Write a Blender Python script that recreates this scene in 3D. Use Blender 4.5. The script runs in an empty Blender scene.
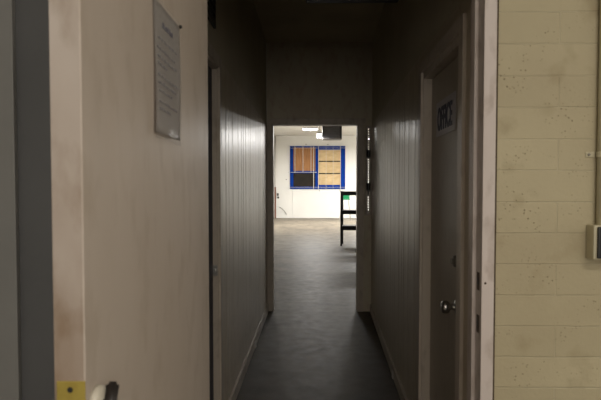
import bpy, bmesh, math, random
from mathutils import Vector, Matrix
random.seed(4)
S = bpy.context.scene
C = S.collection

# ------------------------------------------------------------------ materials
def nd(nt, typ, loc=(0, 0), **kw):
    n = nt.nodes.new(typ)
    for k, v in kw.items():
        if hasattr(n, k): setattr(n, k, v)
        else: n.inputs[k].default_value = v
    return n

def mat(name, col, rough=0.5, metal=0.0, var=0.12, scale=6.0, stretch=(1, 1, 1), bump=0.0, bscale=40.0,
        emit=None, estr=0.0, col2=None, rvar=0.0, spec=0.5, lo=0.35, hi=0.7, detail=6.0):
    m = bpy.data.materials.new(name); m.use_nodes = True
    nt = m.node_tree; L = nt.links
    b = nt.nodes['Principled BSDF']
    b.inputs['Roughness'].default_value = rough
    b.inputs['Metallic'].default_value = metal
    b.inputs['Specular IOR Level'].default_value = spec
    tc = nt.nodes.new('ShaderNodeTexCoord')
    mp = nt.nodes.new('ShaderNodeMapping'); mp.inputs['Scale'].default_value = stretch
    L.new(tc.outputs['Object'], mp.inputs['Vector'])
    nz = nt.nodes.new('ShaderNodeTexNoise'); nz.inputs['Scale'].default_value = scale
    nz.inputs['Detail'].default_value = detail
    L.new(mp.outputs['Vector'], nz.inputs['Vector'])
    rp = nt.nodes.new('ShaderNodeValToRGB')
    if col2 is None: col2 = tuple(c * (1 - var) for c in col)
    rp.color_ramp.elements[0].position = lo; rp.color_ramp.elements[1].position = hi
    rp.color_ramp.elements[0].color = (*col2, 1); rp.color_ramp.elements[1].color = (*col, 1)
    L.new(nz.outputs['Fac'], rp.inputs['Fac'])
    L.new(rp.outputs['Color'], b.inputs['Base Color'])
    if rvar:
        mr = nt.nodes.new('ShaderNodeMapRange')
        mr.inputs['To Min'].default_value = rough - rvar; mr.inputs['To Max'].default_value = rough + rvar
        mr.inputs['From Min'].default_value = .3; mr.inputs['From Max'].default_value = .7
        L.new(nz.outputs['Fac'], mr.inputs['Value']); L.new(mr.outputs['Result'], b.inputs['Roughness'])
    if bump:
        n2 = nt.nodes.new('ShaderNodeTexNoise'); n2.inputs['Scale'].default_value = bscale
        L.new(mp.outputs['Vector'], n2.inputs['Vector'])
        bp = nt.nodes.new('ShaderNodeBump'); bp.inputs['Strength'].default_value = bump
        bp.inputs['Distance'].default_value = 0.01
        L.new(n2.outputs['Fac'], bp.inputs['Height']); L.new(bp.outputs['Normal'], b.inputs['Normal'])
    if emit:
        b.inputs['Emission Color'].default_value = (*emit, 1)
        b.inputs['Emission Strength'].default_value = estr
    return m

def mix_col(nt, fac, a, b, blend='MIX'):
    n = nt.nodes.new('ShaderNodeMix'); n.data_type = 'RGBA'; n.blend_type = blend
    if isinstance(fac, (int, float)): n.inputs[0].default_value = fac
    else: nt.links.new(fac, n.inputs[0])
    for i, v in ((6, a), (7, b)):
        if isinstance(v, tuple): n.inputs[i].default_value = (*v, 1)
        else: nt.links.new(v, n.inputs[i])
    return n.outputs[2]

def noise(nt, vec, scale, detail=4.0, lo=0.4, hi=0.6):
    n = nt.nodes.new('ShaderNodeTexNoise'); n.inputs['Scale'].default_value = scale
    n.inputs['Detail'].default_value = detail
    nt.links.new(vec, n.inputs['Vector'])
    r = nt.nodes.new('ShaderNodeMapRange')
    r.inputs['From Min'].default_value = lo; r.inputs['From Max'].default_value = hi
    nt.links.new(n.outputs['Fac'], r.inputs['Value'])
    return r.outputs['Result']

def coords(nt, scale=(1, 1, 1), loc=(0, 0, 0), rot=(0, 0, 0)):
    tc = nt.nodes.new('ShaderNodeTexCoord'); mp = nt.nodes.new('ShaderNodeMapping')
    mp.inputs['Scale'].default_value = scale; mp.inputs['Location'].default_value = loc
    mp.inputs['Rotation'].default_value = rot
    nt.links.new(tc.outputs['Object'], mp.inputs['Vector'])
    return mp.outputs['Vector']

def block_material():
    """painted 4 x 16 inch masonry block, stack read in the x-z plane"""
    m = bpy.data.materials.new('painted_block'); m.use_nodes = True
    nt = m.node_tree; L = nt.links; b = nt.nodes['Principled BSDF']
    tc = nt.nodes.new('ShaderNodeTexCoord')
    sp = nt.nodes.new('ShaderNodeSeparateXYZ'); L.new(tc.outputs['Object'], sp.inputs[0])
    cx = nt.nodes.new('ShaderNodeCombineXYZ')
    ax = nt.nodes.new('ShaderNodeMath'); ax.operation = 'ADD'; ax.inputs[1].default_value = .212 + 4.06
    az = nt.nodes.new('ShaderNodeMath'); az.operation = 'ADD'; az.inputs[1].default_value = -(1.99 - .1027 * 19)
    L.new(sp.outputs['X'], ax.inputs[0]); L.new(sp.outputs['Z'], az.inputs[0])
    L.new(ax.outputs[0], cx.inputs['X']); L.new(az.outputs[0], cx.inputs['Y'])
    # a slight wobble to the joints
    wob = nt.nodes.new('ShaderNodeTexNoise'); wob.inputs['Scale'].default_value = 9
    L.new(tc.outputs['Object'], wob.inputs['Vector'])
    ws = nt.nodes.new('ShaderNodeVectorMath'); ws.operation = 'SCALE'; ws.inputs['Scale'].default_value = .006
    L.new(wob.outputs['Color'], ws.inputs[0])
    wa = nt.nodes.new('ShaderNodeVectorMath'); wa.operation = 'ADD'
    L.new(cx.outputs[0], wa.inputs[0]); L.new(ws.outputs[0], wa.inputs[1])
    br = nt.nodes.new('ShaderNodeTexBrick')
    br.inputs['Scale'].default_value = 1; br.inputs['Brick Width'].default_value = .406
    br.inputs['Row Height'].default_value = .1027; br.inputs['Mortar Size'].default_value = .0028
    br.inputs['Mortar Smooth'].default_value = .6; br.inputs['Bias'].default_value = 0
    br.inputs['Color1'].default_value = (.50, .44, .285, 1); br.inputs['Color2'].default_value = (.445, .39, .25, 1)
    br.inputs['Mortar'].default_value = (.53, .475, .32, 1)
    L.new(wa.outputs[0], br.inputs['Vector'])
    v = tc.outputs['Object']
    big = noise(nt, v, 2.6, 5, .35, .7)
    c = mix_col(nt, big, br.outputs['Color'], (.42, .36, .23))
    st = noise(nt, v, 7, 9, .56, .74)
    c = mix_col(nt, st, c, (.36, .30, .18))
    # pits in the block face
    vo = nt.nodes.new('ShaderNodeTexVoronoi'); vo.inputs['Scale'].default_value = 70
    L.new(v, vo.inputs['Vector'])
    pr = nt.nodes.new('ShaderNodeMapRange'); pr.inputs['From Min'].default_value = .10; pr.inputs['From Max'].default_value = .26
    pr.inputs['To Min'].default_value = 1; pr.inputs['To Max'].default_value = 0
    L.new(vo.outputs['Distance'], pr.inputs['Value'])
    pm = noise(nt, v, 6.5, 2, .5, .68)
    pt = nt.nodes.new('ShaderNodeMath'); pt.operation = 'MULTIPLY'
    L.new(pr.outputs[0], pt.inputs[0]); L.new(pm, pt.inputs[1])
    c = mix_col(nt, pt.outputs[0], c, (.29, .245, .15))
    L.new(c, b.inputs['Base Color']); b.inputs['Roughness'].default_value = .62
    # bump: joints sunk, face rough
    fine = nt.nodes.new('ShaderNodeTexNoise'); fine.inputs['Scale'].default_value = 70
    L.new(v, fine.inputs['Vector'])
    h = nt.nodes.new('ShaderNodeMath'); h.operation = 'MULTIPLY_ADD'; h.inputs[1].default_value = -1.0
    L.new(br.outputs['Fac'], h.inputs[0])
    f2 = nt.nodes.new('ShaderNodeMath'); f2.operation = 'MULTIPLY'; f2.inputs[1].default_value = .5
    L.new(fine.outputs['Fac'], f2.inputs[0]); L.new(f2.outputs[0], h.inputs[2])
    h2 = nt.nodes.new('ShaderNodeMath'); h2.operation = 'SUBTRACT'
    L.new(h.outputs[0], h2.inputs[0]); L.new(pt.outputs[0], h2.inputs[1])
    bp = nt.nodes.new('ShaderNodeBump'); bp.inputs['Strength'].default_value = .6; bp.inputs['Distance'].default_value = .004
    L.new(h2.outputs[0], bp.inputs['Height']); L.new(bp.outputs['Normal'], b.inputs['Normal'])
    return m

def dirty_paint(name, col, dirt, rough=.45, streak=(1, 1, .25), amount=.5, hand=None, bump=.15):
    """gloss paint over wood with vertical grime; hand = (z centre, spread) for a band of handling dirt"""
    m = bpy.data.materials.new(name); m.use_nodes = True
    nt = m.node_tree; L = nt.links; b = nt.nodes['Principled BSDF']
    v = coords(nt, streak)
    c = mix_col(nt, noise(nt, v, 5, 6, .42, .72), col, tuple(a * .82 + d * .18 for a, d in zip(col, dirt)))
    v2 = coords(nt, (1, 1, .5))
    f = noise(nt, v2, 16, 8, .52, .75)
    if hand:
        tc = nt.nodes.new('ShaderNodeTexCoord'); sp = nt.nodes.new('ShaderNodeSeparateXYZ')
        L.new(tc.outputs['Object'], sp.inputs[0])
        mr = nt.nodes.new('ShaderNodeMapRange'); mr.inputs['From Min'].default_value = hand[0] + hand[1]
        mr.inputs['From Max'].default_value = hand[0]; L.new(sp.outputs['Z'], mr.inputs['Value'])
        mm = nt.nodes.new('ShaderNodeMath'); mm.operation = 'MULTIPLY_ADD'
        L.new(mr.outputs[0], mm.inputs[0]); L.new(noise(nt, v2, 7, 6, .3, .65), mm.inputs[1])
        sc = nt.nodes.new('ShaderNodeMath'); sc.operation = 'MULTIPLY'; sc.inputs[1].default_value = amount
        L.new(f, sc.inputs[0]); L.new(sc.outputs[0], mm.inputs[2]); mm.use_clamp = True
        c = mix_col(nt, mm.outputs[0], c, dirt)
    else:
        sc = nt.nodes.new('ShaderNodeMath'); sc.operation = 'MULTIPLY'; sc.inputs[1].default_value = amount
        L.new(f, sc.inputs[0])
        c = mix_col(nt, sc.outputs[0], c, dirt)
    L.new(c, b.inputs['Base Color']); b.inputs['Roughness'].default_value = rough
    n2 = nt.nodes.new('ShaderNodeTexNoise'); n2.inputs['Scale'].default_value = 14
    L.new(v, n2.inputs['Vector'])
    bp = nt.nodes.new('ShaderNodeBump'); bp.inputs['Strength'].default_value = bump; bp.inputs['Distance'].default_value = .01
    L.new(n2.outputs['Fac'], bp.inputs['Height']); L.new(bp.outputs['Normal'], b.inputs['Normal'])
    return m

def floor_material():
    m = bpy.data.materials.new('worn_concrete'); m.use_nodes = True
    nt = m.node_tree; L = nt.links; b = nt.nodes['Principled BSDF']
    v = coords(nt)
    vs = coords(nt, (.8, 2.6, 1))
    c = mix_col(nt, noise(nt, v, .8, 6, .35, .65), (.235, .20, .15), (.16, .137, .105))
    c = mix_col(nt, noise(nt, v, 3.2, 9, .45, .7), c, (.095, .082, .066))
    c = mix_col(nt, noise(nt, v, 26, 8, .55, .8), c, (.25, .225, .185))
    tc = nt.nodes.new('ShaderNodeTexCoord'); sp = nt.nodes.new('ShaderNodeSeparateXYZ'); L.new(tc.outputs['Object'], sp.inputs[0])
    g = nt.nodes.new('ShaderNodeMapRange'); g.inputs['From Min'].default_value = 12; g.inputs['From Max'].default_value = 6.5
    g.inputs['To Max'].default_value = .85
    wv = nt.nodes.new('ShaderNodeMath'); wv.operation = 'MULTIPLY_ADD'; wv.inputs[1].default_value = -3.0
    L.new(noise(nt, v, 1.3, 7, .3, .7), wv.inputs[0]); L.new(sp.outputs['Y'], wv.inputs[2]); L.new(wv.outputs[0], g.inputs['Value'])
    c = mix_col(nt, g.outputs[0], c, (.030, .021, .013))   # darker towards the corridor and the hall's entrance
    L.new(c, b.inputs['Base Color']); b.inputs['Specular IOR Level'].default_value = .14
    r = nt.nodes.new('ShaderNodeMapRange'); r.inputs['To Min'].default_value = .43; r.inputs['To Max'].default_value = .52
    L.new(noise(nt, v, 9.0, 9, .3, .7), r.inputs['Value']); L.new(r.outputs[0], b.inputs['Roughness'])
    n2 = nt.nodes.new('ShaderNodeTexNoise'); n2.inputs['Scale'].default_value = 45; n2.inputs['Detail'].default_value = 6
    L.new(v, n2.inputs['Vector'])
    bp = nt.nodes.new('ShaderNodeBump'); bp.inputs['Strength'].default_value = .15; bp.inputs['Distance'].default_value = .0015
    L.new(n2.outputs['Fac'], bp.inputs['Height']); L.new(bp.outputs['Normal'], b.inputs['Normal'])
    return m

M = {
 'block': block_material(),
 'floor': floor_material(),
 'panel': dirty_paint('panel_paint', (.53, .455, .34), (.30, .24, .17), .34, (1, 1, .05), .5, None, .3),
 'corr_trim': dirty_paint('corridor_trim_paint', (.52, .455, .38), (.25, .20, .15), .4, (1, 1, .2), .6),
 'soffit': mat('old_ceiling_paint', (.68, .62, .48), .7, var=.15, scale=2),
 'end': dirty_paint('end_wall_paint', (.55, .50, .38), (.36, .18, .13), .5, (1, 1, .3), .4),
 'upper': mat('upper_wall_plaster', (.56, .51, .39), .75, var=.12, scale=2.5, bump=.05),
 'office_door': dirty_paint('office_door_paint', (.42, .37, .30), (.27, .22, .16), .42, (1, 1, .2), .45),
 'front_trim': dirty_paint('front_casing_paint', (.63, .56, .52), (.30, .23, .18), .45, (1, 1, .3), .75),
 'white_door': dirty_paint('open_door_paint', (.58, .508, .445), (.38, .31, .235), .42, (1, 1, .22), .45),
 'door_edge': dirty_paint('door_edge_paint', (.52, .46, .41), (.25, .18, .125), .5, (1, 1, .4), .6, (.98, .85)),
 'grey_wall': mat('grey_painted_plaster', (.12, .122, .124), .6, var=.1, scale=3, bump=.05),
 'pale_trim': mat('pale_grey_trim', (.27, .268, .255), .5, var=.1, scale=4),
 'navy': mat('navy_door_paint', (.012, .016, .04), .5, var=.3, scale=5),
 'hall_wall': mat('white_hall_wall', (.80, .79, .75), .6, var=.05, scale=1.2, bump=.05, bscale=10),
 'hall_ceiling': mat('white_hall_ceiling', (.72, .70, .65), .7, var=.08, scale=.7),
 'blue': mat('royal_blue_paint', (.003, .04, .28), .8, var=.2, scale=8, spec=.1),
 'ply': mat('brown_plywood', (.40, .185, .06), .6, col2=(.27, .115, .035), scale=5, stretch=(3, 1, .4)),
 'blind': mat('tan_blind_board', (.66, .50, .28), .7, col2=(.52, .37, .19), scale=3, stretch=(1, 1, 2)),
 'darkpane': mat('dark_window_opening', (.020, .014, .009), .9, var=.4, scale=4),
 'bar': mat('white_bar_paint', (.66, .64, .60), .5, var=.1, scale=12),
 'black': mat('black_plastic', (.012, .012, .012), .5, var=.2, scale=10),
 'dark_metal': mat('dark_brown_steel', (.022, .017, .015), .45, var=.3, scale=10),
 'shelf_top': mat('worn_shelf_board', (.16, .13, .10), .5, var=.3, scale=7),
 'heater': mat('dark_grey_enamel', (.07, .065, .06), .5, var=.2, scale=7),
 'green': mat('green_moulded_plastic', (.006, .17, .06), .35, var=.15, scale=8),
 'chrome': mat('brushed_steel', (.55, .54, .52), .3, metal=1, var=.15, scale=30),
 'aged': mat('aged_pewter', (.30, .28, .25), .32, metal=1, var=.3, scale=40),
 'rust': mat('rusted_strike', (.12, .085, .06), .6, metal=.5, var=.5, scale=60),
 'brass': mat('brass_plate', (.50, .39, .09), .42, metal=.55, col2=(.38, .28, .06), scale=30),
 'cream': mat('cream_conduit_paint', (.55, .50, .34), .45, var=.12, scale=12),
 'ivory': mat('ivory_rose', (.62, .58, .48), .4, var=.1, scale=15),
 'paper': mat('notice_paper', (.66, .62, .60), .55, var=.07, scale=6),
 'ink': mat('printed_ink', (.20, .185, .19), .6, var=.1, scale=9),
 'ink2': mat('heading_ink', (.10, .095, .115), .6, var=.1, scale=9),
 'sign': mat('sign_plate_white', (.50, .48, .50), .4, var=.06, scale=7),
 'navy_ink': mat('navy_letters', (.018, .02, .06), .45, var=.1, scale=9),
 'gap_shadow': mat('gap_shadow_brown', (.10, .07, .04), .8, var=.3, scale=40),
 'wood': mat('red_brown_wood', (.19, .07, .035), .55, var=.3, scale=8, stretch=(6, 6, 1)),
 'vent': mat('dark_vent_steel', (.06, .055, .045), .5, var=.3, scale=9),
 'tube': mat('lit_fluorescent_tube', (.9, .9, .95), .4, emit=(.88, .86, 1.0), estr=16),
 'fixture': mat('white_fixture_enamel', (.75, .74, .72), .4, var=.05, scale=5),
 'slat': mat('pale_louvre_slat', (.85, .85, .83), .3, var=.06, scale=8),
}
# clear plastic sleeve
pm = bpy.data.materials.new('clear_plastic_sleeve'); pm.use_nodes = True
b = pm.node_tree.nodes['Principled BSDF']; b.inputs['Base Color'].default_value = (.9, .9, .9, 1)
b.inputs['Roughness'].default_value = .12; b.inputs['Alpha'].default_value = .14
_n = pm.node_tree.nodes.new('ShaderNodeTexNoise'); _n.inputs['Scale'].default_value = 14
_b = pm.node_tree.nodes.new('ShaderNodeBump'); _b.inputs['Strength'].default_value = .5; _b.inputs['Distance'].default_value = .006
pm.node_tree.links.new(coords(pm.node_tree), _n.inputs['Vector'])
pm.node_tree.links.new(_n.outputs['Fac'], _b.inputs['Height']); pm.node_tree.links.new(_b.outputs['Normal'], b.inputs['Normal'])
M['sleeve'] = pm

# ------------------------------------------------------------------ geometry helpers
def box(bm, x0, x1, y0, y1, z0, z1, bev=0.0):
    r = bmesh.ops.create_cube(bm, size=1)
    for v in r['verts']:
        v.co = Vector(((x0 + x1) / 2 + v.co.x * (x1 - x0), (y0 + y1) / 2 + v.co.y * (y1 - y0), (z0 + z1) / 2 + v.co.z * (z1 - z0)))
    if bev:
        es = {e for v in r['verts'] for e in v.link_edges}
        bmesh.ops.bevel(bm, geom=list(es), offset=bev, segments=2, affect='EDGES', profile=.6)
    return bm

def prism(bm, pts, z0, z1):
    """plan polygon raised from z0 to z1"""
    lo = [bm.verts.new((x, y, z0)) for x, y in pts]; hi = [bm.verts.new((x, y, z1)) for x, y in pts]
    n = len(pts)
    bm.faces.new(lo); bm.faces.new(hi)
    for i in range(n): bm.faces.new((lo[i], lo[(i + 1) % n], hi[(i + 1) % n], hi[i]))
    return bm

def tube(bm, pts, r, seg=10, caps=True):
    pts = [Vector(p) for p in pts]; rings = []
    if not isinstance(r, (list, tuple)): r = [r] * len(pts)
    up = None
    for i, p in enumerate(pts):
        t = (pts[min(i + 1, len(pts) - 1)] - pts[max(i - 1, 0)]).normalized()
        if up is None: up = Vector((0, 0, 1)) if abs(t.z) < .9 else Vector((1, 0, 0))
        s = t.cross(up).normalized(); up = s.cross(t).normalized()
        rings.append([bm.verts.new(p + (s * math.cos(a) + up * math.sin(a)) * r[i]) for a in [2 * math.pi * k / seg for k in range(seg)]])
    for a, b_ in zip(rings, rings[1:]):
        for k in range(seg): bm.faces.new((a[k], a[(k + 1) % seg], b_[(k + 1) % seg], b_[k]))
    if caps: bm.faces.new(rings[0]); bm.faces.new(rings[-1])
    return bm

def lathe(bm, o, axis, prof, seg=28):
    """prof: list of (distance along axis, radius)"""
    o = Vector(o); axis = Vector(axis)
    return tube(bm, [o + axis * d for d, _ in prof], [max(r, 1e-4) for _, r in prof], seg)

def obj(name, bm, m, parent=None, smooth=False, **tags):
    bmesh.ops.recalc_face_normals(bm, faces=bm.faces)
    me = bpy.data.meshes.new(name); bm.to_mesh(me); bm.free()
    me.materials.append(M[m] if isinstance(m, str) else m)
    if smooth:
        for p in me.polygons: p.use_smooth = True
    o = bpy.data.objects.new(name, me); C.objects.link(o)
    if parent:
        o.parent = parent
        o.matrix_parent_inverse = parent_world(parent).inverted()
    for k, v in tags.items(): o[k] = v
    return o

def parent_world(p):
    w = Matrix.LocRotScale(p.location, p.rotation_euler, p.scale)
    return w if not p.parent else parent_world(p.parent) @ p.matrix_parent_inverse @ w

def struct(name, bm, m, parent=None, **t):
    if parent is None: t['kind'] = 'structure'
    return obj(name, bm, m, parent, **t)

def empty(name, loc, label=None, cat=None, group=None, kind=None):
    o = bpy.data.objects.new(name, None); C.objects.link(o); o.location = loc; o.empty_display_size = .05
    if label: o['label'] = label; o['category'] = cat
    if group: o['group'] = group
    if kind: o['kind'] = kind
    return o
B = bmesh.new

# ------------------------------------------------------------------ dimensions (metres; y runs down the corridor)
FY0, FY1 = 1.82, 1.97           # front wall
XL, XR = -.53, .585             # corridor sides
EY0, EY1 = 6.36, 6.48           # end wall
XRE = .675                      # the right wall drifts outward by the far end
CZ = 3.10                       # corridor ceiling
HY, HZ, HXL, HXR = 27.7, 4.13, -1.94, 5.0

# floor
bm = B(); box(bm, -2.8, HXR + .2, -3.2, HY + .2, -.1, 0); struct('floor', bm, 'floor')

# ---- front room
bm = B(); box(bm, .60, 2.6, FY0, FY1, 0, 2.8); struct('wall_front_right', bm, 'block')
bm = B(); box(bm, -2.6, -.43, FY0, FY1, 0, 2.8); struct('wall_front_left', bm, 'grey_wall')
bm = B(); box(bm, -.43, .60, FY0, FY1, 2.15, 2.8); struct('wall_front_header', bm, 'block')
bm = B(); box(bm, -2.72, -2.6, -3, FY1, 0, 2.8); struct('wall_room_left', bm, 'hall_wall')
bm = B(); box(bm, 2.6, 2.72, -3, FY1, 0, 2.8); struct('wall_room_right', bm, 'hall_wall')
bm = B(); box(bm, -2.72, 2.72, -3.12, -3, 0, 2.8); struct('wall_room_back', bm, 'hall_wall')
bm = B(); box(bm, -2.72, 2.72, -3.12, FY1, 2.8, 2.9); struct('ceiling_room', bm, 'hall_ceiling')
bm = B(); box(bm, -1.10, -.985, FY0 - .022, FY0, 0, 2.8, .003); struct('trim_1', bm, 'pale_trim')

# front door frame: jambs, head, stop, casing
fr = empty('trim_2', (.1, FY0, 0), kind='structure')
bm = B(); box(bm, .554, .60, FY0, FY1, 0, 2.15); box(bm, -.43, -.39, FY0, FY1, 0, 2.12); box(bm, -.39, .554, FY0, FY1, 2.12, 2.15)
obj('door_jamb', bm, 'front_trim', fr)
bm = B(); box(bm, .541, .554, 1.872, 1.91, 0, 2.12, .003); box(bm, -.39, -.377, 1.872, 1.91, 0, 2.12); box(bm, -.377, .541, 1.872, 1.91, 2.107, 2.12)
obj('door_stop', bm, 'front_trim', fr)
bm = B(); box(bm, .552, .593, FY0 - .016, FY0, 0, 2.125, .003); box(bm, -.48, -.392, FY0 - .016, FY0, 0, 2.125, .003); box(bm, -.48, .593, FY0 - .016, FY0, 2.125, 2.18, .003)
obj('casing', bm, 'front_trim', fr)
bm = B(); box(bm, .5935, .6015, FY0 - .004, FY0 + .004, 0, 2.12); obj('gap_shadow_line', bm, 'gap_shadow', fr)  # brown strip stands in for the shadow in the gap beside the casing
for z, n in ((1.105, 'deadbolt_strike'), (.962, 'latch_strike')):
    bm = B(); box(bm, .5525, .5545, 1.833, 1.858, z - .03, z + .03, .0006)
    s = obj(n, bm, 'rust', fr)
    bm = B(); box(bm, .5515, .553, 1.838, 1.853, z - .013, z + .013); obj('bolt_hole', bm, 'black', s)
bm = B(); lathe(bm, (.564, FY0 - .017, 1.105), (0, -1, 0), [(0, .004), (.001, .003)], 10); obj('nail_hole', bm, 'rust', fr)

# ---- corridor walls, vertical grooved panelling
def groove_line(p0, p1, side, seed, depth=.004, w=.0045):
    """points from p0 to p1 with V grooves cut toward `side` (unit normal pointing into the wall)"""
    rnd = random.Random(seed); p0 = Vector(p0); p1 = Vector(p1); d = p1 - p0; Ln = d.length; d /= Ln
    n = Vector(side); pts = [p0.copy()]; s = rnd.choice((.05, .09))
    pat = [.20, .10, .15, .22, .12, .18, .25]
    i = seed
    while s < Ln - .03:
        for q, h in ((-w, 0), (-w * .25, depth), (w * .25, depth), (w, 0)):
            pts.append(p0 + d * (s + q) + n * h)
        stp = pat[i % len(pat)]; i += 1
        if s + stp < Ln - .03:
            bow = rnd.uniform(-.0012, .0016)
            for u in (.2, .4, .6, .8):
                pts.append(p0 + d * (s + stp * u) + n * bow * (1 - (2 * u - 1) ** 2))
        s += stp
    pts.append(p1.copy())
    return [(p.x, p.y) for p in pts]

LD0, LD1 = 2.27, 3.07   # navy doorway in the left wall
PZ = 2.15   # the grooved boards stop here, plain plaster above
bm = B()
prism(bm, groove_line((XL, FY1), (XL, LD0), (-1, 0), 1) + [(XL - .12, LD0), (XL - .12, FY1)], 0, PZ)
prism(bm, [(XL, LD0), (XL, LD1), (XL - .12, LD1), (XL - .12, LD0)], 2.09, PZ)
prism(bm, groove_line((XL, LD1), (XL, EY0), (-1, 0), 3) + [(XL - .12, EY0), (XL - .12, LD1)], 0, PZ)
struct('wall_left', bm, 'panel')
bm = B(); prism(bm, [(XL - .005, FY1), (XL - .005, EY0), (XL - .12, EY0), (XL - .12, FY1)], PZ, CZ); struct('wall_left_upper', bm, 'upper')
RD0, RD1 = 2.20, 2.95   # office doorway in the right wall
bm = B()
prism(bm, [(XR, FY1), (XR, RD0), (XR + .12, RD0), (XR + .12, FY1)], 0, PZ)
prism(bm, [(XR, RD0), (XR, RD1), (XR + .12, RD1), (XR + .12, RD0)], 2.03, PZ)
prism(bm, groove_line((XR, RD1), (XRE, EY0), (1, 0), 5) + [(XRE + .12, EY0), (XR + .12, RD1)], 0, PZ)
struct('wall_right', bm, 'panel')
bm = B(); prism(bm, [(XR + .003, FY1), (XR + .003, RD1), (XRE + .003, EY0), (XRE + .12, EY0), (XR + .12, RD1), (XR + .12, FY1)], PZ, CZ); struct('wall_right_upper', bm, 'upper')
bm = B(); box(bm, XL - .12, XRE + .12, FY1, EY0, CZ, CZ + .1); struct('ceiling', bm, 'soffit')
# baseboards
bm = B(); prism(bm, [(XL, LD1 + .085), (XL, EY0), (XL + .014, EY0), (XL + .014, LD1 + .085)], 0, .085)
bl = struct('baseboard_left', bm, 'corr_trim')
bm = B(); box(bm, XL + .013, XL + .022, 4.84, 4.90, 0, .06, .002); obj('splice_block', bm, 'bar', bl)
x_at = lambda y: XR + (XRE - XR) * (y - RD1) / (EY0 - RD1)
bm = B(); prism(bm, [(x_at(3.04), 3.04), (XRE, EY0), (XRE - .014, EY0), (x_at(3.04) - .014, 3.04)], 0, .085)
brd = struct('baseboard_right', bm, 'corr_trim')
bm = B(); prism(bm, [(x_at(4.07) - .013, 4.07), (x_at(4.12) - .013, 4.12), (x_at(4.12) - .021, 4.12), (x_at(4.07) - .021, 4.07)], 0, .055); obj('splice_block', bm, 'bar', brd)

# casing of the navy door
t3 = empty('trim_3', (XL, LD1, 0), kind='structure')
bm = B(); box(bm, XL - .001, XL + .012, LD1, LD1 + .07, 0, 2.15, .002); box(bm, XL - .001, XL + .012, LD0 - .06, LD0, 0, 2.15, .002); box(bm, XL - .001, XL + .012, LD0, LD1, 2.09, 2.15, .002)
obj('casing', bm, 'corr_trim', t3)
bm = B(); box(bm, XL - .12, XL, LD1 - .012, LD1, 0, 2.09); box(bm, XL - .12, XL, LD0, LD0 + .012, 0, 2.09); box(bm, XL - .12, XL, LD0, LD1, 2.078, 2.09)
obj('door_jamb', bm, 'corr_trim', t3)
bm = B(); box(bm, XL - .029, XL - .004, LD1 - .014, LD1 - .012, .93, .99, .0005); box(bm, XL - .029, XL - .012, LD1 - .034, LD1 - .014, .95, .972, .002)
obj('strike_plate', bm, 'chrome', t3)
bm = B(); box(bm, XL - .07, XL - .03, LD0 + .012, LD1 - .016, 0.008, 2.076)
d3 = struct('door_3', bm, 'navy')

# casing + jamb of the office door
t4 = empty('trim_4', (XR, RD1, 0), kind='structure')
bm = B(); box(bm, XR - .014, XR + .001, RD1, RD1 + .07, 0, 2.085, .002); box(bm, XR - .014, XR + .001, RD0 - .065, RD0, 0, 2.085, .002); box(bm, XR - .014, XR + .001, RD0, RD1, 2.03, 2.085, .002)
obj('casing', bm, 'corr_trim', t4)
bm = B(); box(bm, XR, XR + .12, RD1 - .012, RD1, 0, 2.03); box(bm, XR, XR + .12, RD0, RD0 + .012, 0, 2.03); box(bm, XR, XR + .12, RD0, RD1, 1.995, 2.03)
obj('door_jamb', bm, 'corr_trim', t4)
DX = XR + .042
bm = B(); box(bm, DX, DX + .04, RD0 + .014, RD1 - .014, .008, 1.99, .002)
d2 = struct('door_2', bm, 'office_door')
ky = 2.395
bm = B(); lathe(bm, (DX, ky, .90), (-1, 0, 0), [(0, .031), (.006, .031), (.009, .026), (.010, .013), (.030, .011), (.034, .022), (.042, .028), (.058, .028), (.066, .022), (.068, .0)], 24)
obj('knob', bm, 'chrome', d2, True)
bm = B(); lathe(bm, (DX, ky, 1.10), (-1, 0, 0), [(0, .028), (.012, .025), (.018, .022), (.018, 0)], 24)
dbt = obj('deadbolt', bm, 'aged', d2, True)
bm = B(); box(bm, DX - .030, DX - .017, ky - .005, ky + .005, 1.088, 1.112, .003); obj('thumb_turn', bm, 'aged', dbt)

# OFFICE sign
sg = empty('office_sign', (DX, 2.63, 1.69), 'white rectangular sign reading OFFICE in dark navy capitals, fixed to the brown-grey door', 'sign')
bm = B(); box(bm, DX - .004, DX - .0005, 2.44, 2.81, 1.675, 1.845, .001); obj('sign_plate', bm, 'sign', sg)
def text_mesh(name, s, m, parent, height, width, mw, off=.0):
    cu = bpy.data.curves.new(name, 'FONT'); cu.body = s; cu.extrude = .002; cu.offset = off
    o = bpy.data.objects.new(name, cu); C.objects.link(o)
    dg = bpy.context.evaluated_depsgraph_get(); dg.update()
    me = bpy.data.meshes.new_from_object(o.evaluated_get(dg)); C.objects.unlink(o); bpy.data.objects.remove(o)
    xs = [v.co.x for v in me.vertices]; ys = [v.co.y for v in me.vertices]
    for v in me.vertices:
        v.co.x = (v.co.x - min(xs)) / (max(xs) - min(xs)) * width; v.co.y = (v.co.y - min(ys)) / (max(ys) - min(ys)) * height
        v.co = mw @ v.co
    me.materials.clear(); me.materials.append(M[m])
    t = bpy.data.objects.new(name, me); C.objects.link(t); t.parent = parent
    t.matrix_parent_inverse = parent_world(parent).inverted()
    return t
# text x -> -y, text y -> z, normal -> -x
mw = Matrix(((0, 0, -1, DX - .0045), (-1, 0, 0, 2.775), (0, 1, 0, 1.70), (0, 0, 0, 1)))
text_mesh('lettering', 'OFFICE', 'navy_ink', sg, .115, .285, mw, .022)

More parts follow.
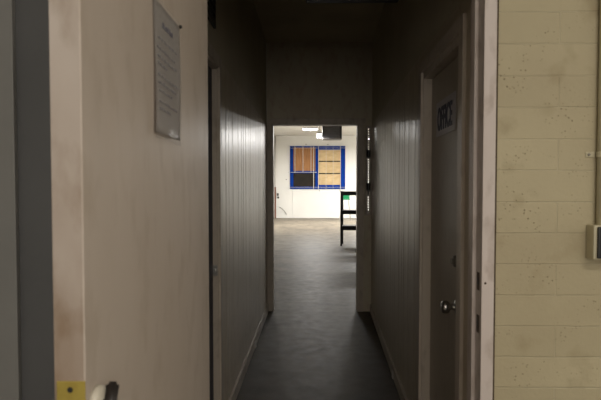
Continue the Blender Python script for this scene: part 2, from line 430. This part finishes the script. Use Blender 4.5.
# ---- end wall with opening, header panel, sidelight
OX0, OX1, OZ = -.472, .52, 2.16
bm = B()
box(bm, XL, OX0 - .0, EY0, EY1, 0, CZ); box(bm, OX0, .605, EY0, EY1, OZ + .07, CZ)
box(bm, OX1 + .06, .607, EY0, EY1, 0, OZ + .07)
box(bm, .607, .668, EY0, EY1, 0, 1.14); box(bm, .607, .668, EY0, EY1, 2.145, CZ); box(bm, .668, XRE + .12, EY0, EY1, 0, CZ)
box(bm, .605, .607, EY0, EY1, OZ + .07, CZ)
struct('wall_end', bm, 'end')
t5 = empty('trim_5', (0, EY0, 0), kind='structure')
bm = B()
box(bm, XL, OX0, EY0 - .018, EY0, 0, OZ, .003); box(bm, OX1, OX1 + .062, EY0 - .018, EY0 + .001, 0, OZ, .003)
box(bm, XL, OX1 + .085, EY0 - .02, EY0, OZ, OZ + .07, .003)
obj('casing', bm, 'corr_trim', t5)
bm = B(); box(bm, OX0 - .004, OX0 + .012, EY0, EY1 + .01, 0, OZ); box(bm, OX1 - .012, OX1 + .062, EY0, EY1 + .01, 0, OZ); box(bm, OX0, OX1, EY0, EY1 + .01, OZ, OZ + .07)
obj('door_jamb', bm, 'corr_trim', t5)
# panel framing above the opening
bm = B()
box(bm, -.50, -.475, EY0 - .012, EY0, OZ + .07, 3.06, .002); box(bm, .56, .585, EY0 - .012, EY0, OZ + .07, 3.06, .002)
box(bm, -.475, .56, EY0 - .012, EY0, 3.03, 3.06, .002)
obj('panel_moulding', bm, 'end', t5)
# sidelight window: a narrow louvre
w2 = empty('window_2', (.637, EY0, 1.14), kind='structure')
bm = B()
box(bm, .600, .612, EY0 - .022, EY0 + .05, 1.12, 2.15, .002); box(bm, .663, .6745, EY0 - .022, EY0 + .05, 1.12, 2.15, .002)
box(bm, .612, .663, EY0 - .022, EY0 + .05, 1.12, 1.145, .002)
box(bm, .612, .663, EY0 - .022, EY0 + .05, 2.13, 2.15, .002)
obj('louvre_frame', bm, 'corr_trim', w2)
bm = B()
for zc in (1.45, 1.83): box(bm, .612, .663, EY0 + .0, EY0 + .03, zc - .045, zc + .045)
obj('operator_bar', bm, 'dark_metal', w2)
bm = B(); box(bm, .612, .632, EY0, EY0 + .03, 1.145, 2.13); box(bm, .646, .663, EY0, EY0 + .03, 1.145, 2.13)
obj('louvre_rail', bm, 'corr_trim', w2)
k = 0
z = 1.16
while z < 2.12:
    if all(abs(z - zc) > .05 for zc in (1.45, 1.83)):
        bm = B()
        box(bm, .628, .648, EY0 + .004, EY0 + .026, z, z + .015)
        obj('louvre_slat', bm, 'dark_metal', w2)
    z += .029

# ---- unlit ceiling light across the corridor
cl = empty('ceiling_light', (.26, 3.86, 2.74), 'dark unlit ceiling light hung across the near part of the corridor ceiling', 'ceiling light')
bm = B(); box(bm, -.05, .595, 3.78, 3.94, 2.728, 2.80, .006); obj('housing', bm, 'dark_metal', cl)
for x in (.08, .45):
    bm = B(); tube(bm, [(x, 3.86, 2.795), (x, 3.86, CZ)], .006); obj('hanging_rod', bm, 'vent', cl)

# ---- vent grille above the navy door
vg = empty('vent_grille', (XL, 2.87, 2.27), 'dark slatted vent grille high on the left wall above the navy door', 'vent')
bm = B(); x0 = XL; x1 = XL + .012
box(bm, x0, x1, 2.60, 2.955, 2.27, 2.295); box(bm, x0, x1, 2.60, 2.955, 2.60, 2.625); box(bm, x0, x1, 2.60, 2.625, 2.295, 2.60); box(bm, x0, x1, 2.93, 2.955, 2.295, 2.60)
obj('frame', bm, 'vent', vg)
bm = B(); box(bm, x0, x0 + .002, 2.625, 2.93, 2.295, 2.60); obj('duct_opening', bm, 'black', vg)
for i in range(8):
    bm = B(); z = 2.305 + i * .037
    for v in (0,):
        box(bm, x0 + .002, x0 + .011, 2.625, 2.93, z, z + .012)
    obj('slat', bm, 'vent', vg)

# ---- open white door, hinged on the left jamb of the front opening, swung toward the camera
ox = -.32
bm = B(); box(bm, ox - .044, ox, .757, 1.68, .012, 2.10, .0025)
d1 = struct('door_1', bm, 'white_door')
bm = B(); box(bm, ox - .0425, ox - .0015, .7555, .7585, .012, 2.10); obj('door_edge', bm, 'door_edge', d1)
bm = B(); box(bm, ox - .039, ox + .001, .7535, .757, 1.079, 1.142, .001); fp = obj('bolt_face_plate', bm, 'brass', d1)
bm = B(); lathe(bm, (ox - .020, .7535, 1.130), (0, -1, 0), [(0, .0042), (.0006, .0038)], 14); obj('screw', bm, 'black', fp)
bm = B(); box(bm, ox - .027, ox - .011, .7505, .7535, 1.090, 1.114, .001); obj('bolt', bm, 'aged', fp)
bm = B(); lathe(bm, (ox, .793, 1.094), (1, 0, 0), [(0, .029), (.007, .028), (.012, .024), (.013, .0)], 32)
rs = obj('lock_rose', bm, 'ivory', d1, True)
bm = B()
prof = [(0, .009), (.006, .0095), (.012, .007)]
lathe(bm, (ox + .011, .793, 1.094), (1, 0, 0), prof, 20)
r = bmesh.ops.create_cube(bm, size=1)
rot = Matrix.Rotation(math.radians(-28), 3, 'X')
for v in r['verts']:
    c = Vector((v.co.x * .020, v.co.y * .010, v.co.z * .062)); v.co = rot @ c + Vector((ox + .021, .793, 1.096))
bmesh.ops.bevel(bm, geom=list({e for v in r['verts'] for e in v.link_edges}), offset=.0045, segments=3, affect='EDGES')
obj('thumb_turn', bm, 'dark_metal', rs, True)
bm = B()
for z in (.22, 1.03, 1.85):
    tube(bm, [(ox - .022, 1.69, z - .045), (ox - .022, 1.69, z + .045)], .008, 12); box(bm, ox - .042, ox - .004, 1.6785, 1.682, z - .045, z + .045); box(bm, ox - .042, ox - .03, 1.69, 1.818, z - .045, z + .045)
obj('hinge', bm, 'aged', d1)

# ---- paper notice in a plastic sleeve, tacked to the open door
pn = empty('paper_notice', (ox, 1.205, 1.52), 'printed notice in a glossy clear plastic sleeve tacked to the open white door', 'notice')
nx = ox + .0015
def sheet(y0, y1, z0, z1, xo, m, name, curl, parent):
    bm = B(); ny, nz_ = 14, 18; g = []
    for i in range(ny + 1):
        row = []
        for j in range(nz_ + 1):
            u = i / ny; w = j / nz_
            row.append(bm.verts.new((nx + xo + curl * (math.sin(u * 5 + w * 3) * .5 + .6) * (1 - w) ** 1.4, y0 + (y1 - y0) * u + .004 * math.sin(w * 3), z0 + (z1 - z0) * w)))
        g.append(row)
    for i in range(ny):
        for j in range(nz_): bm.faces.new((g[i][j], g[i + 1][j], g[i + 1][j + 1], g[i][j + 1]))
    r = bmesh.ops.solidify(bm, geom=list(bm.faces), thickness=.0005)
    return obj(name, bm, m, parent, True)
sheet(1.10, 1.313, 1.527, 1.797, 0, 'paper', 'paper', .006, pn)
sheet(1.092, 1.320, 1.515, 1.806, .0012, 'sleeve', 'plastic_sleeve', .0075, pn)
rnd = random.Random(7)
def scribble(z, ya, yb, h, r, m, name, n):
    bm = B(); pts = []
    N = int((yb - ya) / .0045)
    y = ya
    # words: short wavy strokes, not letters
    while y < yb - .008:
        L = rnd.uniform(.010, .028); e = min(y + L, yb); q = []
        k = 0; yy = y
        while yy < e:
            w = (z - 1.527) / .27; u = (yy - 1.10) / .213
            xx = nx + .0010 + .006 * (math.sin(u * 5 + w * 3) * .5 + .6) * (1 - w) ** 1.4
            q.append((xx, yy, z + (h if k % 2 else 0) * rnd.uniform(.5, 1))); yy += .0026; k += 1
        if len(q) > 2: tube(bm, q, r, 4)
        y = e + .006
    return obj(name, bm, m, pn)
scribble(1.752, 1.165, 1.262, .013, .0013, 'ink2', 'heading', 0)
for i, (z, a, c) in enumerate(((1.722, .03, .19), (1.700, .02, .17), (1.683, .02, .19), (1.668, .02, .10), (1.645, .02, .19), (1.629, .02, .18), (1.613, .02, .14), (1.590, .02, .19), (1.575, .02, .12))):
    scribble(z, 1.10 + a, 1.10 + c, .006, .0011, 'ink', 'text_line', i)
for y, z in ((1.098, 1.801), (1.314, 1.801)):
    bm = B(); lathe(bm, (nx + .001, y, z - .004), (1, 0, 0), [(0, .0035), (.003, .0045), (.006, .003), (.0065, 0)], 12); obj('tack', bm, 'black', pn)

# ---- conduit and switch box on the block wall
cp = empty('conduit_pipe', (.934, FY0 - .018, 1.295), 'cream painted conduit pipe running down the block wall into the black switch box', 'pipe')
bm = B(); tube(bm, [(.934, FY0 - .018, 1.296), (.934, FY0 - .018, 2.8)], .0155, 16); obj('pipe', bm, 'cream', cp, True)
for z in (1.525, 2.35):
    bm = B(); box(bm, .888, .919, FY0 - .004, FY0, z - .009, z + .009, .002); tube(bm, [(.934, FY0 - .018, z - .009), (.934, FY0 - .018, z + .009)], .0185, 16)
    cs = obj('clamp', bm, 'cream', cp)
    bm = B(); lathe(bm, (.898, FY0 - .004, z), (0, -1, 0), [(0, .005), (.003, .004), (.003, 0)], 10); obj('screw', bm, 'aged', cs)
sb = empty('switch_box', (.95, FY0, 1.19), 'cream wall box with a black cover below the conduit pipe on the block wall', 'switch box')
bm = B(); box(bm, .894, 1.005, FY0 - .052, FY0, 1.187, 1.298, .006); obj('housing', bm, 'cream', sb)
bm = B(); box(bm, .904, .998, FY0 - .062, FY0 - .050, 1.192, 1.293, .004); obj('cover', bm, 'black', sb)
bm = B(); box(bm, .95, .97, FY0 - .074, FY0 - .061, 1.225, 1.262, .003); obj('switch_lever', bm, 'black', sb)

# ------------------------------------------------------------------ the hall beyond
bm = B(); box(bm, HXL - .15, HXR + .15, HY, HY + .15, 0, HZ); struct('wall_hall_back', bm, 'hall_wall')
bm = B(); box(bm, HXL - .15, HXL, EY1, HY, 0, HZ); struct('wall_hall_left', bm, 'hall_wall')
bm = B(); box(bm, HXR, HXR + .15, EY1, HY, 0, HZ); struct('wall_hall_right', bm, 'hall_wall')
bm = B(); box(bm, HXL - .15, XL - .12, EY1 - .12, EY1, 0, HZ); box(bm, XRE + .12, HXR + .15, EY1 - .12, EY1, 0, HZ); box(bm, XL - .12, XRE + .12, EY1 - .12, EY1, CZ, HZ)
box(bm, XL - .12, XL, EY0, EY1, 0, CZ)
struct('wall_hall_front', bm, 'hall_wall')
bm = B(); box(bm, HXL - .15, HXR + .15, EY1 - .12, HY + .15, HZ, HZ + .1); struct('ceiling_hall', bm, 'hall_ceiling')
bm = B(); box(bm, HXL, HXR, HY - .015, HY, 0, .11, .002); struct('baseboard_hall', bm, 'hall_wall')

# window
sx = lambda px: (px - 313) * .05036
sz = lambda py: 1.41 + (190 - py) * .05036
X0, X1, Z0, Z1 = sx(290), sx(345), sz(189), sz(146.3)
w1 = empty('window_1', (sx(317), HY, Z0), kind='structure')
yb = HY
bm = B()
box(bm, X0, X0 + .17, yb - .05, yb, Z0, Z1); box(bm, sx(315.5), sx(318.6), yb - .06, yb, Z0, Z1); box(bm, sx(340.2), X1, yb - .05, yb, Z0, Z1)
box(bm, X0 + .17, X1 - .2, yb - .048, yb, Z1 - .07, Z1); box(bm, X0 + .17, sx(316), yb - .048, yb, Z0, Z0 + .12); box(bm, sx(318), sx(341), yb - .048, yb, Z0, Z0 + .21)
box(bm, X0 + .17, sx(316), yb - .048, yb, sz(173.2), sz(171))
box(bm, sx(318.6), sx(340.2), yb - .048, yb, Z1 - .18, Z1 - .07)
obj('window_frame', bm, 'blue', w1)
bm = B(); box(bm, X0 + .17, sx(315.5), yb - .03, yb, sz(171), Z1 - .07); obj('plywood_panel', bm, 'ply', w1)
bm = B(); box(bm, X0 + .17, sx(315.5), yb - .02, yb, Z0 + .12, sz(173.2)); obj('dark_pane', bm, 'darkpane', w1)
for a, c in ((150.3, 161), (162, 173), (174.2, 185)):
    bm = B(); box(bm, sx(318.6), sx(340.2), yb - .025, yb, sz(c), sz(a)); obj('tan_panel', bm, 'blind', w1)
bm = B()
for a in (161.5, 173.6): box(bm, sx(318.6), sx(340.2), yb - .027, yb, sz(a + .55), sz(a - .55))
obj('mullion', bm, 'darkpane', w1)

# burglar bars in front of it
gr = empty('window_grille', (sx(317), HY - .1, Z0 - .1), 'white steel security bars mounted over the blue-framed window', 'window bars')
for x, zb, rb in ((295, sz(172.4), .012), (303, sz(172.4), .012), (311, sz(172.4), .012), (313.6, Z0 - .04, .016), (318.4, Z0 - .06, .013), (326, Z0 - .04, .006), (333, Z0 - .04, .006), (340.3, Z0 - .06, .013)):
    bm = B(); tube(bm, [(sx(x), yb - .09, zb), (sx(x), yb - .09, Z1 + .03)], rb, 8); obj('vertical_bar', bm, 'bar', gr)
for z, a, c in ((sz(172.4), 288.5, 316), (sz(148.3), 290, 345), (sz(187.3), 290, 345)):
    bm = B(); tube(bm, [(sx(a), yb - .085, z), (sx(c), yb - .085, z)], .011 if z == sz(172.4) else .007, 8)
    box(bm, sx(a) - .02, sx(a) + .02, yb - .09, yb, z - .02, z + .02); box(bm, sx(c) - .02, sx(c) + .02, yb - .09, yb, z - .02, z + .02)
    obj('cross_bar', bm, 'bar', gr)

# wiring on the far wall
cd = empty('wall_conduit', (sx(292.5), HY, 0), 'thin grey conduit dropping from the left of the barred window to the floor', 'conduit')
bm = B(); tube(bm, [(sx(292.6), HY - .012, 0.0), (sx(292.6), HY - .012, Z0)], .011, 8); obj('pipe', bm, 'fixture', cd)
cb = obj('hanging_cord', tube(B(), [(sx(279.5), HY - .03, sz(207)), (sx(282), HY - .03, sz(208.5)), (sx(284.5), HY - .03, sz(211)), (sx(286.4), HY - .03, sz(214.5))],   .010, 8), 'aged', None, True)
cb['label'] = 'grey cord looping down the white far wall left of the barred window'; cb['category'] = 'cord'
bk = empty('coat_hook_rail', (sx(277.5), HY, sz(198)), 'small dark hook fitting low on the white wall near the far left corner', 'hook')
bm = B(); box(bm, sx(277.2), sx(278.6), HY - .05, HY, sz(195.6), sz(193.2), .004); obj('upper_hook', bm, 'dark_metal', bk)
bm = B(); box(bm, sx(277.4), sx(279.0), HY - .05, HY, sz(198.4), sz(196.6), .004); obj('lower_hook', bm, 'dark_metal', bk)
wp = obj('wooden_board', box(B(), HXL + .03, HXL + .10, HY - .42, HY - .38, 0, sz(187), .004), 'wood')
wp['label'] = 'narrow red-brown wooden board standing upright in the far left corner'; wp['category'] = 'board'
cp2 = obj('corner_pipe', tube(B(), [(HXL + .05, HY - .05, 0), (HXL + .05, HY - .05, HZ)], .03, 10), 'bar', None, True)
cp2['label'] = 'white vertical pipe in the far left corner of the bright hall'; cp2['category'] = 'pipe'

# small anchors on the wall around the window
for i, (px, py) in enumerate(((306, 144.5), (327.8, 144.7), (286.3, 179.5), (319.3, 190.8), (340, 191))):
    a = obj('wall_anchor', box(B(), sx(px) - .02, sx(px) + .02, HY - .02, HY, sz(py) - .02, sz(py) + .02, .003), 'rust')
    a['label'] = ['small dark wall anchor above the left sash of the barred window', 'small dark wall anchor above the right sash of the barred window',
                  'small dark wall anchor left of the barred window', 'small rusty wall anchor below the middle of the barred window', 'small rusty wall anchor below the right end of the barred window'][i]
    a['category'] = 'wall anchor'; a['group'] = 'anchors around the window'

# unit heater hung from the ceiling
uh = empty('unit_heater', (.69, 20.2, 3.25), 'dark grey box heater hanging from the hall ceiling beside the lit tube', 'heater')
bm = B(); box(bm, .34, 1.04, 19.95, 20.5, 3.25, 3.85, .01); obj('housing', bm, 'heater', uh)
bm = B()
for i in range(7): box(bm, .40, .94, 19.925, 19.952, 3.31 + i * .06, 3.325 + i * .06)
obj('louvre', bm, 'heater', uh)
bm = B(); box(bm, .97, 1.035, 19.935, 19.955, 3.26, 3.84); obj('edge_strip', bm, 'black', uh)
for x in (.42, .96):
    bm = B(); tube(bm, [(x, 20.2, 3.85), (x, 20.2, HZ)], .012, 8); obj('hanging_rod', bm, 'dark_metal', uh)

# fluorescent strips
def lamp(x, y, L, z, label, power, along='x', tubes=True):
    t = empty('fluorescent_light', (x, y, z), label, 'ceiling light', 'fluorescent lights of the hall')
    dx, dy = (L / 2, .09) if along == 'x' else (.09, L / 2)
    bm = B(); box(bm, x - dx, x + dx, y - dy, y + dy, z, z + .07, .004); obj('housing', bm, 'fixture', t)
    for s in (-.045, .045):
        a = (x - dx + .03, y + s, z - .022) if along == 'x' else (x + s, y - dy + .03, z - .022)
        c = (x + dx - .03, y + s, z - .022) if along == 'x' else (x + s, y + dy - .03, z - .022)
        bm = B(); tube(bm, [a, c], .019, 10); obj('tube', bm, 'tube', t)
    for s in (-.8, .8):
        px, py = (x + dx * s, y) if along == 'x' else (x, y + dy * s)
        bm = B(); tube(bm, [(px, py, z + .07), (px, py, HZ)], .006, 6)
        obj('hanging_rod', bm, 'fixture', t)
    l = bpy.data.lights.new('lamp_light', 'AREA'); l.shape = 'RECTANGLE'; l.size = 2 * dx; l.size_y = 2 * dy
    l.energy = power; l.color = (1, .975, .93)
    lo = bpy.data.objects.new('lamp_light', l); C.objects.link(lo); lo.location = (x, y, z - .05); lo.parent = t
    lo.matrix_parent_inverse = parent_world(t).inverted()
    return t
lamp(.22, 19.75, 1.22, 3.36, 'lit fluorescent strip seen end-on, hanging right against the left side of the dark box heater', 90, 'y')
lamp(-.12, 22.2, .62, 3.86, 'short lit fluorescent strip close under the hall ceiling, left of the dark box heater', 190)
lamp(2.9, 23.5, 1.22, 3.62, 'added fluorescent strip out of view on the hall ceiling, nearer the far white wall', 480)  # unseen strip, added to supply light for the hall
lamp(3.2, 18.0, 1.22, 3.62, 'added fluorescent strip out of view on the hall ceiling, nearer the corridor', 110)  # another unseen strip added for the hall's light

# tall shelf rack
rk = empty('shelf_rack', (.70, 13.85, 0), 'dark steel open rack with three shelves standing just beyond the corridor doorway', 'rack')
RW, RDp = 1.15, .55
def rx(x, y): return (x, y)
for (x, y) in ((0, 0), (RW, 0), (.06, RDp), (RW, RDp)):
    bm = B(); box(bm, .69 + x, .69 + x + .045, 13.85 + y, 13.85 + y + .045, 0, 1.38, .002); obj('post', bm, 'dark_metal', rk)
for z0, z1 in ((1.275, 1.37), (.80, .89), (.395, .50)):
    bm = B(); prism(bm, [(.69, 13.855), (.69 + RW + .045, 13.855), (.69 + RW + .045, 14.44), (.75, 14.44)], z0, z1)
    s = obj('shelf', bm, 'dark_metal', rk)
    bm = B(); prism(bm, [(.735, 13.875), (.69 + RW, 13.875), (.69 + RW, 14.42), (.80, 14.42)], z1, z1 + .006); obj('shelf_board', bm, 'shelf_top', s)

# green high chair behind it
gx, gy = 1.5, 25.6
gc = empty('high_stool', (gx, gy, 0), 'green plastic high stool with thin metal legs behind the dark rack', 'stool')
bm = B()
box(bm, gx - .21, gx + .21, gy - .2, gy + .2, .955, 1.0, .018); obj('seat', bm, 'green', gc)
bm = B()
g = []
for i in range(9):
    u = i / 8 * 2 - 1; g.append((gx + u * .21, gy + .2 + .03 - .06 * u * u))
pts = g + [(x, y + .02) for x, y in reversed(g)]
prism(bm, pts, 1.0, 1.30); obj('backrest', bm, 'green', gc)
for sx_, sy_ in ((-1, -1), (1, -1), (-1, 1), (1, 1)):
    bm = B(); tube(bm, [(gx + sx_ * .15, gy + sy_ * .15, .955), (gx + sx_ * .25, gy + sy_ * .24, 0)], .012, 8); obj('leg', bm, 'chrome', gc)
bm = B()
q = [(gx + a * .205, gy + c * .2, .42) for a, c in ((-1, -1), (1, -1), (1, 1), (-1, 1), (-1, -1))]
for a, c in zip(q, q[1:]): tube(bm, [a, c], .008, 6)
obj('foot_ring', bm, 'chrome', gc)

# ------------------------------------------------------------------ the room behind the camera: added, unseen ceiling lights
def added_room_lamp(x, y, L, power, label, along):
    rl = empty('added_room_light', (x, y, 2.74), label, 'ceiling light', 'added lights of the front room')
    dx, dy = (L / 2, .15) if along == 'x' else (.15, L / 2)
    bm = B(); box(bm, x - dx, x + dx, y - dy, y + dy, 2.74, 2.801, .005); obj('housing', bm, 'fixture', rl)
    l = bpy.data.lights.new('lamp_light', 'AREA'); l.shape = 'RECTANGLE'; l.size = 2 * dx; l.size_y = 2 * dy; l.energy = power; l.color = (1, .92, .82)
    lo = bpy.data.objects.new('lamp_light', l); C.objects.link(lo); lo.location = (x, y, 2.73); lo.parent = rl
    lo.matrix_parent_inverse = parent_world(rl).inverted()
added_room_lamp(1.35, -.3, 1.2, 23, 'added ceiling light of the unseen front room, nearer the doorway', 'x')
added_room_lamp(-.1, -2.3, 1.2, 32, 'added ceiling light of the unseen front room, farther behind the camera', 'x')

w3 = empty('added_window', (.5, -3, 1.0), kind='structure')  # unseen window, added to brighten the upper corridor
bm = B()
box(bm, -.66, -.6, -3.0, -2.96, .94, 2.16); box(bm, 1.6, 1.66, -3.0, -2.96, .94, 2.16); box(bm, -.6, 1.6, -3.0, -2.96, .94, 1.0); box(bm, -.6, 1.6, -3.0, -2.96, 2.1, 2.16); box(bm, .48, .52, -3.0, -2.965, 1.0, 2.1)
obj('window_frame', bm, 'pale_trim', w3)
bm = B(); box(bm, -.6, 1.6, -2.999, -2.99, 1.0, 2.1); obj('window_pane', bm, 'fixture', w3)
l = bpy.data.lights.new('window_fill_light', 'AREA'); l.shape = 'RECTANGLE'; l.size = 2.2; l.size_y = 1.1; l.energy = 38; l.color = (1, .93, .84)  # fill light sent down the corridor from the added window
lo = bpy.data.objects.new('window_fill_light', l); C.objects.link(lo); lo.location = (.5, -2.955, 1.55); lo.rotation_euler = (math.pi / 2, 0, 0)

# ------------------------------------------------------------------ world, camera, view
w = bpy.data.worlds.new('World'); S.world = w; w.use_nodes = True
w.node_tree.nodes['Background'].inputs[0].default_value = (.02, .02, .022, 1)
w.node_tree.nodes['Background'].inputs[1].default_value = .3
cam = bpy.data.cameras.new('Camera'); co = bpy.data.objects.new('Camera', cam); C.objects.link(co)
cam.sensor_width = 36; cam.lens = 550 / 601 * 36; cam.clip_start = .05; cam.clip_end = 100
P = math.radians(2.0)
co.location = (0, 0, 1.41); co.rotation_euler = (math.pi / 2 - P, 0, math.atan(12.5 / 550))
# horizon must sit 10 px above centre; the pitch puts it 19.2 px above
cam.shift_y = (550 * math.tan(P) - 10) / 601
cam.dof.use_dof = True; cam.dof.focus_distance = 9; cam.dof.aperture_fstop = 9
S.camera = co
S.view_settings.view_transform = 'Standard'; S.view_settings.look = 'None'
S.view_settings.gamma = 1; S.view_settings.use_curve_mapping = False
S.view_settings.exposure = 0.0
